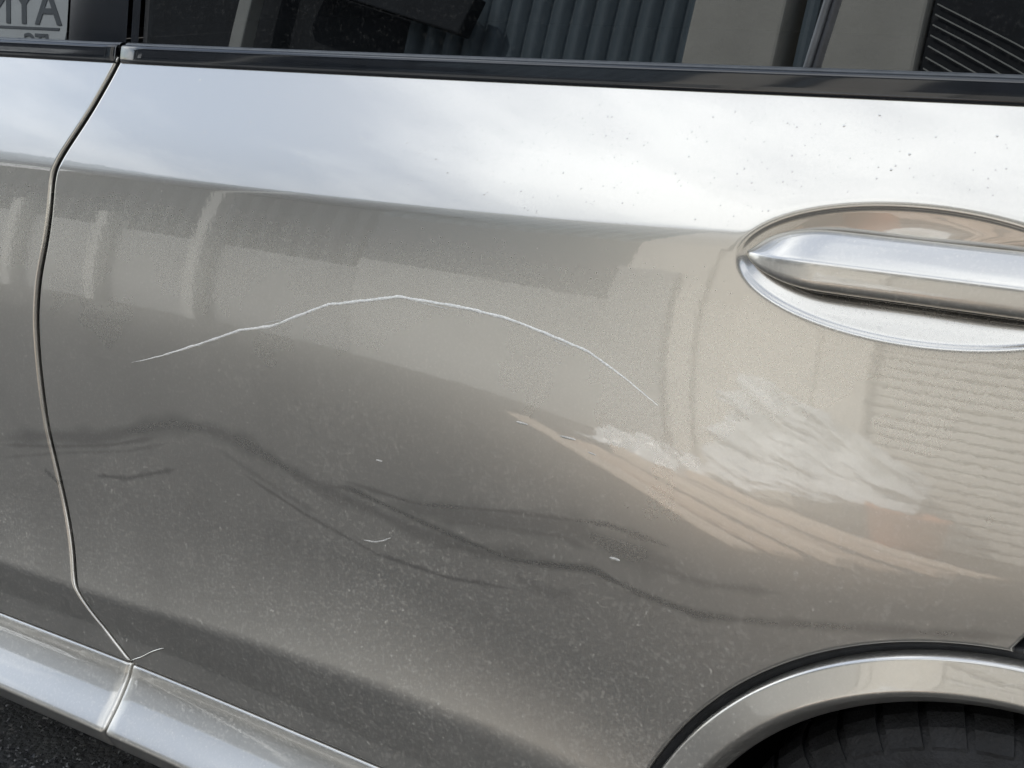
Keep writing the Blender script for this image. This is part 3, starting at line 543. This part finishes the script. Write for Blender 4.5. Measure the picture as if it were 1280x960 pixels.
# dried water beads on the shoulder
V, Fc = [], []
for i in range(520):
    u_ = rng.uniform(); x = rng.uniform(-1.55, -0.16) if rng.uniform() < .75 else rng.normal(-.45, .22)
    zb_ = float(belt_z(x)); z = zb_-rng.uniform(0.012, 0.105)
    if abs(x-float(gapx(z))) < 0.012: continue
    s = rng.choice([0.0005, 0.0007, 0.0009, 0.0012], p=[.46, .34, .16, .04])
    if ((x-HX)/(HA+.01))**2+((z-HZ)/(HB+.008))**2 < 1: continue
    k = len(V); y0 = float(body_y(np.array([x]), np.array([z]))[0])
    for r_, h in ((1, -0.00005), (0.8, 0.10), (0.45, 0.17)):
        for j in range(8):
            a = j*math.pi/4; V.append((x+s*r_*math.cos(a), y0-(s*h if h > 0 else h)+0.45*s*r_*math.sin(a)*0.9, z+s*r_*math.sin(a)))
    V.append((x, y0-s*0.20, z))
    for q in range(2):
        for j in range(8): Fc.append((k+q*8+j, k+q*8+(j+1) % 8, k+q*8+8+(j+1) % 8, k+q*8+8+j))
    for j in range(8): Fc.append((k+16+j, k+16+(j+1) % 8, k+24))
beads = own(mesh('water_beads', V, Fc, M_paint, None, True, kind='stuff'), rear_door)

# ---------------------------------------------------------------- wheel arch trim, liner, wheel
def arch_ring(name, prof, mat, parent, a0, a1, n=220, dust=0.8):
    # prof: list of (radius, y offset from the body side at the arch edge)
    P = []
    for a in np.linspace(R(a0), R(a1), n):
        ca, sa = math.cos(a), math.sin(a); row = []
        xr, zr = WX+ARCH_R*ca, WZ+ARCH_R*sa
        y0 = float(side_y(np.array([xr]), np.array([zr]))[0])
        for (r_, y) in prof: row.append((WX+r_*ca, y0+y, WZ+r_*sa))
        P.append(row)
    P = np.array(P)
    return own(grid_mesh(name, P, mat, None, attrs={'dust': np.full(P.shape[:2], dust), 'smear': np.zeros(P.shape[:2])}), parent)
RO = ARCH_R-0.0105
ARCHP = rounded([(RO-0.001, 0.030), (RO, 0.006), (RO-0.0002, 0.0000), (RO-0.0022, -0.0042), (RO-0.006, -0.0055), (RO-0.0235, -0.0115), (RO-0.0265, -0.0120), (RO-0.0300, -0.0100), (RO-0.0370, -0.0010), (RO-0.0390, 0.0020), (RO-0.0398, 0.006), (RO-0.040, 0.03)], 3)
arch = arch_ring('wheel_arch_trim', ARCHP, M_paint, car, 4, 176)
seal = arch_ring('arch_seal', rounded([(ARCH_R+0.004, 0.016), (ARCH_R-0.001, 0.006), (ARCH_R-0.005, 0.0045), (RO-0.004, 0.010)], 2), M_rubber, car, 4, 176)
arch_ring('wheel_housing', [(RO-0.039, 0.028), (RO-0.03, 0.06), (RO-0.03, 0.34), (0.02, 0.345)], M_dark, car, -20, 200, 90)

wheel = own(empty('rear_wheel', (WX, 0.09, WZ)), car)
def lathe(name, prof, mat, parent, n=120):
    P = np.array([[(WX+r_*math.cos(a), y, WZ+r_*math.sin(a)) for (y, r_) in prof] for a in np.linspace(0, 2*math.pi, n, endpoint=False)])
    return own(grid_mesh(name, P, mat, None, close_u=True), parent)
TY = -0.030
tprof = rounded([(TY+0.016, 0.180), (TY+0.002, 0.195), (TY-0.004, 0.222), (TY+0.002, 0.248), (TY+0.012, 0.262), (TY+0.022, 0.2685), (TY+0.040, TYRE_R), (TY+0.20, TYRE_R), (TY+0.235, 0.245), (TY+0.235, 0.19)], 3)
tyre = lathe('tyre', tprof, M_tyre, wheel)
# tread blocks: one shoulder block per pitch, grooves left between them
V, Fc = [], []
N = 46
for i in range(N):
    a0 = 2*math.pi*i/N; wdt = 2*math.pi/N*0.80
    for (rows) in ([(TY+0.003, 0.2515), (TY+0.011, 0.264), (TY+0.022, 0.2715), (TY+0.040, 0.2755), (TY+0.075, 0.2765)], [(TY+0.082, 0.2768), (TY+0.115, 0.2768), (TY+0.140, 0.2766)]):
        k = len(V); m_ = len(rows)
        for sft in (0, 1):
            for (y, r_) in rows:
                a = a0+sft*wdt+(y-TY)*1.2; V.append((WX+r_*math.cos(a), y, WZ+r_*math.sin(a)))
        for sft in (0, 1):
            for (y, r_) in rows:
                a = a0+sft*wdt+(y-TY)*1.2; V.append((WX+(r_-0.009)*math.cos(a), y, WZ+(r_-0.009)*math.sin(a)))
        for j in range(m_-1):
            Fc.append((k+j, k+m_+j, k+m_+j+1, k+j+1)); Fc.append((k+j, k+j+1, k+2*m_+j+1, k+2*m_+j)); Fc.append((k+m_+j, k+3*m_+j, k+3*m_+j+1, k+m_+j+1))
        Fc.append((k, k+2*m_, k+3*m_, k+m_)); Fc.append((k+m_-1, k+2*m_-1, k+4*m_-1, k+3*m_-1))
own(mesh('tread', V, Fc, M_tyre, None, False, kind='stuff'), wheel)
rim = lathe('rim', rounded([(TY+0.20, 0.18), (TY+0.03, 0.172), (TY+0.008, 0.182), (TY+0.006, 0.176), (TY+0.03, 0.165), (TY+0.05, 0.05), (TY+0.045, 0.001)], 2), M_rim, wheel)
for i in range(5):
    a = 2*math.pi*i/5+0.3
    s = own(box('spoke', WX-0.022, WX+0.022, TY+0.012, TY+0.045, WZ+0.02, WZ+0.172, M_rim, bevel=0.008), wheel)
    c = Vector((WX, 0, WZ)); v = Vector((0, 0, 0.096)); v.rotate(__import__('mathutils').Euler((0, a, 0)))
    s.location = Vector((WX, TY+0.028, WZ))+v-CO-wheel.location; s.rotation_euler = (0, a, 0)

# ---------------------------------------------------------------- across the yard: what the paint and the glass mirror
WY = -4.7
M_conc = simple('beige_render', (0.56, 0.525, 0.465), 0.85, var=0.12, scale=2.5, bump=0.2, bscale=40)
M_plinth = simple('pale_concrete', (0.25, 0.25, 0.245), 0.85, var=0.18, scale=1.8, bump=0.2, bscale=30)
M_siding = simple('blue_grey_sheet_steel', (0.12, 0.15, 0.17), 0.5, var=0.12, scale=3)
M_darkside = simple('charcoal_sheet_steel', (0.055, 0.06, 0.066), 0.5, var=0.12, scale=3)
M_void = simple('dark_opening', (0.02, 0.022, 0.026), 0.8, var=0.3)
M_slat = simple('shutter_slat_paint', (0.47, 0.445, 0.40), 0.6, var=0.08, scale=3)
M_post = simple('pale_post', (0.42, 0.41, 0.38), 0.7, var=0.1)
M_white = simple('white_sign_board', (0.72, 0.73, 0.73), 0.6, var=0.06)
M_ink = simple('dark_lettering', (0.17, 0.18, 0.195), 0.6, var=0.1)
shop = empty('workshop_building', (-4, WY-1, 0), label='low workshop with blue grey siding and beige piers mirrored in the car', cat='building')
def corr(name, x0, x1, z0, z1, y, pitch, depth, mat):
    prof = []
    x = x0
    while x < x1:
        prof += [(x, y), (x+pitch*.55, y), (x+pitch*.62, y-depth), (x+pitch*.93, y-depth)]; x += pitch
    prof.append((min(x, x1+pitch), y))
    P = np.array([[(a, b, z) for (a, b) in prof] for z in (z0, z1)])
    return own(grid_mesh(name, P, mat, None, smooth=False), shop)
# right to left as mirrored: shutter bay, beige piers, sheet siding, open bay with posts
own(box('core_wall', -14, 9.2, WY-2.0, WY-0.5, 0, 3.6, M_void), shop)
zt = 3.6
for i in range(28):
    own(box('shutter_slat', -2.15, 9.0, WY-0.10, WY-0.055, 0.02+i*0.075, 0.02+i*0.075+0.063, M_slat, bevel=0.012), shop)
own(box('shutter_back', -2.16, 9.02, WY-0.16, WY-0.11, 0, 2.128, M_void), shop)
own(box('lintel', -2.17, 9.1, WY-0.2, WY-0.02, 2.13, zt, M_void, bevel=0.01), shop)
for i in range(8):
    rod = own(box('tie_rod', -0.32, 0.32, -0.003, 0.003, -0.003, 0.003, M_post), shop); rod.location = Vector((-1.86, WY+0.0, 2.52-0.052*i))-shop.location; rod.rotation_euler = (0, R(27), 0)
own(box('pier', -2.62, -2.18, WY-0.3, WY+0.02, 0, zt, M_conc, bevel=0.015), shop)
own(box('downpipe', -2.76, -2.68, WY-0.12, WY-0.03, 2.001, zt, M_siding, bevel=0.03), shop)
own(box('infill_wall', -2.819, -2.621, WY-0.3, WY-0.015, 0, 2.0, M_conc), shop)
own(box('pier', -3.28, -2.82, WY-0.3, WY+0.02, 0, zt, M_conc, bevel=0.015), shop)
corr('siding_panel', -4.95, -3.29, 2.05, zt, WY-0.03, 0.125, 0.04, M_siding)
own(box('panel', -4.95, -3.29, WY-0.3, WY-0.01, 1.40, 2.049, M_darkside, bevel=0.01), shop)
own(box('plinth', -4.95, -3.29, WY-0.3, WY-0.0, 0, 1.399, simple('grey_render', (0.33, 0.327, 0.312), 0.85, var=0.15, scale=2), bevel=0.01), shop)
own(box('pier_base', -3.31, -2.97, WY+0.021, WY+0.06, 0, 1.75, simple('grey_base_render', (0.33, 0.327, 0.312), 0.85, var=0.15, scale=2), bevel=0.01), shop)
own(box('pier_base', -2.179, -1.93, WY-0.05, WY+0.012, 0, 2.12, M_conc, bevel=0.01), shop)
own(box('plinth', -13.5, -4.96, WY-0.4, WY-0.02, 0, 1.25, M_plinth, bevel=0.02), shop)
corr('siding_panel', -13.5, -4.96, 1.251, 2.3, WY-0.30, 0.17, 0.05, M_darkside)
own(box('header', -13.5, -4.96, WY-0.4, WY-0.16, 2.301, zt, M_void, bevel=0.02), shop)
for x in (-6.08, -10.4):
    own(box('post', x-0.05, x+0.05, WY-0.015, WY+0.085, 0, zt-0.02, M_post, bevel=0.01), shop)
for x in (-6.9, -7.65, -8.5, -9.3):
    own(box('short_post', x-0.045, x+0.045, WY-0.015, WY+0.075, 0, 1.45, M_post, bevel=0.01), shop)
own(box('roof_edge', -14, 9.2, WY-2.1, WY+0.22, zt+0.002, zt+0.09, M_siding, bevel=0.02), shop)
br = own(box('brace_beam', -5.9, -4.4, WY+0.09, WY+0.19, 2.55, 2.78, M_void, bevel=0.01), shop); br.rotation_euler = (0, R(14), 0)

# sign board with painted lettering
sign = empty('sign_board', (-8.0, WY+0.1, 2.05), label='white sign board with dark hand painted letters on the workshop front', cat='sign')
own(box('board', -9.2, -7.48, WY+0.10, WY+0.13, 2.06, 2.66, M_white, bevel=0.004), sign)
def text(body, x, z, size):
    cu = bpy.data.curves.new('lettering', 'FONT'); cu.body = body; cu.size = size; cu.extrude = 0.002; cu.offset = 0.004; cu.shear = 0.35
    ob = bpy.data.objects.new('lettering', cu); COL.objects.link(ob)
    dg = bpy.context.evaluated_depsgraph_get(); me = bpy.data.meshes.new_from_object(ob.evaluated_get(dg))
    bpy.data.objects.remove(ob); me.materials.clear(); me.materials.append(M_ink)
    o = bpy.data.objects.new('lettering', me); o.location = (x, WY+0.134, z); o.rotation_euler = (R(90), 0, R(180)); link(o); own(o, sign)
text('AYNU', -7.54, 2.345, 0.38); text('ITC', -7.60, 2.165, 0.16)
own(box('rule', -9.1, -7.55, WY+0.131, WY+0.135, 2.305, 2.322, M_ink), sign)

# timber, sheeting and a crate left on the yard in front of the piers
M_wood = simple('weathered_planks', (0.40, 0.30, 0.21), 0.8, var=0.2, scale=12, bump=0.2, bscale=90)
TONES = [simple('plank_wood', c, 0.8, var=0.2, scale=12, bump=0.2, bscale=90) for c in ((0.58, 0.45, 0.35), (0.42, 0.33, 0.26), (0.62, 0.51, 0.41))]
def plank(a, b, wdt, th, label, tone=0, z=0.0):
    a, b = Vector(a), Vector(b); d = b-a; L = d.length; ang = math.atan2(d.y, d.x)
    o = box('plank', -L/2, L/2, -wdt/2, wdt/2, 0, th, TONES[tone], bevel=0.004)
    o.location = ((a.x+b.x)/2, (a.y+b.y)/2, z+th/2); o.rotation_euler = (0, 0, ang)
    o['label'] = label; o['category'] = 'plank'; o['group'] = 'planks on the yard'
plank((-3.25, -3.75), (-1.48, -2.24), 0.09, 0.03, 'thin plank nearest the car in the fan of timber', 2)
plank((-2.80, -3.52), (-1.40, -2.42), 0.13, 0.04, 'wide dark plank second from the car in the fan of timber', 0)
plank((-2.76, -3.76), (-1.28, -2.64), 0.08, 0.07, 'narrow raised plank in the middle of the timber fan', 2)
plank((-2.66, -3.94), (-1.18, -2.84), 0.12, 0.03, 'plank just behind the middle of the timber fan', 1)
plank((-2.58, -4.16), (-1.08, -3.12), 0.10, 0.06, 'second plank from the workshop in the timber fan', 0)
plank((-2.35, -4.36), (-1.00, -3.50), 0.14, 0.03, 'plank nearest the workshop in the timber fan', 2)
o = box('timber_beam', -0.9, 0.9, -0.06, 0.06, 0, 0.1, M_wood, bevel=0.006); o.location = (-0.55, -3.35, 0.05); o.rotation_euler = (0, 0, R(68)); o['label'] = 'square timber beam lying across the plank ends'; o['category'] = 'beam'

def plastic_material():
    m, n, l, b = material('white_plastic_sheeting')
    t = noise(n, l, 5, 4, 0.6); l.new(ramp(n, l, t.outputs['Fac'], 0.3, 0.7, (0.62, 0.63, 0.62, 1), (0.80, 0.81, 0.80, 1)), b.inputs['Base Color'])
    b.inputs['Roughness'].default_value = 0.25; b.inputs['Subsurface Weight'].default_value = 0.0
    return m
M_plastic = plastic_material()
def heap(name, cx, cy, rx, ry, h, seed, label):
    from mathutils import noise as nz
    n = 110; P = np.zeros((n, n, 3))
    for i, u_ in enumerate(np.linspace(-1, 1, n)):
        for j, v_ in enumerate(np.linspace(-1, 1, n)):
            rr = math.hypot(u_, v_); ang = math.atan2(v_, u_)
            edge = 1+0.35*nz.noise((math.cos(ang)*2.2+seed, math.sin(ang)*2.2, 0))
            q = max(0, 1-(rr/edge)**2.2)
            fold = abs(nz.noise((u_*1.3+v_*0.8+seed, v_*5-u_*3.5, 1.3)))*0.75+abs(nz.noise((u_*3+seed, v_*13-u_*9, 4.1)))*0.35
            z = h*(q**0.8)*(0.7+0.6*fold)*(1-0.35*u_)+0.004+0.05*q*fold
            P[i, j] = (cx+rx*u_*edge+0.05*nz.noise((u_*3, v_*3, seed)), cy+ry*v_*edge, max(z, 0.003))
    return grid_mesh(name, P, M_plastic, None, label=label, cat='plastic sheet', group='plastic sheeting on the yard')
def draped(name, x0, x1, y0, zt0, zt1, zb0, zb1, seed, label):
    from mathutils import noise as nz
    nu, nv = 140, 90; P = np.zeros((nu, nv, 3))
    for i, u_ in enumerate(np.linspace(0, 1, nu)):
        for j, v_ in enumerate(np.linspace(0, 1, nv)):
            zt_ = zt0+(zt1-zt0)*u_**1.3+0.05*nz.noise((u_*5, seed, 0)); zb_ = zb0+(zb1-zb0)*u_+0.04*nz.noise((u_*6, seed, 5))
            f = abs(nz.noise((u_*1.6+seed, (v_+0.45*u_)*6, 1)))*1.0+abs(nz.noise((u_*3.5+seed, (v_+0.45*u_)*15, 3)))*0.4
            P[i, j] = (x0+(x1-x0)*u_+0.12*v_*(1-u_)+0.03*nz.noise((v_*6, u_*2, seed)), y0+0.34*(1-v_)+0.27*f, zb_+(zt_-zb_)*v_)
    return grid_mesh(name, P, M_plastic, None, label=label, cat='plastic sheet', group='plastic sheeting on the yard')
draped('plastic_sheet', -2.55, -1.50, -4.56, 1.00, 0.50, 0.05, 0.30, 3.1, 'large crumpled white plastic sheet draped against the shutter')
heap('plastic_sheet', -2.78, -4.32, 0.34, 0.28, 0.17, 9.4, 'small crumpled white plastic sheet at the foot of the piers')
M_orange = simple('terracotta_plastic', (0.50, 0.20, 0.10), 0.6, var=0.1)
tub = empty('builder_bucket', (-1.50, -4.05, 0), label='terracotta coloured bucket standing between sheet and shutter', cat='bucket')
P = np.array([[(-1.50+r_*math.cos(a), -4.05+r_*math.sin(a), z) for (r_, z) in ((0.001, .02), (.13, .02), (.16, .30), (.172, .30), (.172, .285), (.162, .28), (.135, .0), (.001, .0))] for a in np.linspace(0, 2*math.pi, 40, endpoint=False)])
own(grid_mesh('bucket_wall', P, M_orange, None, close_u=True, flip=True), tub)
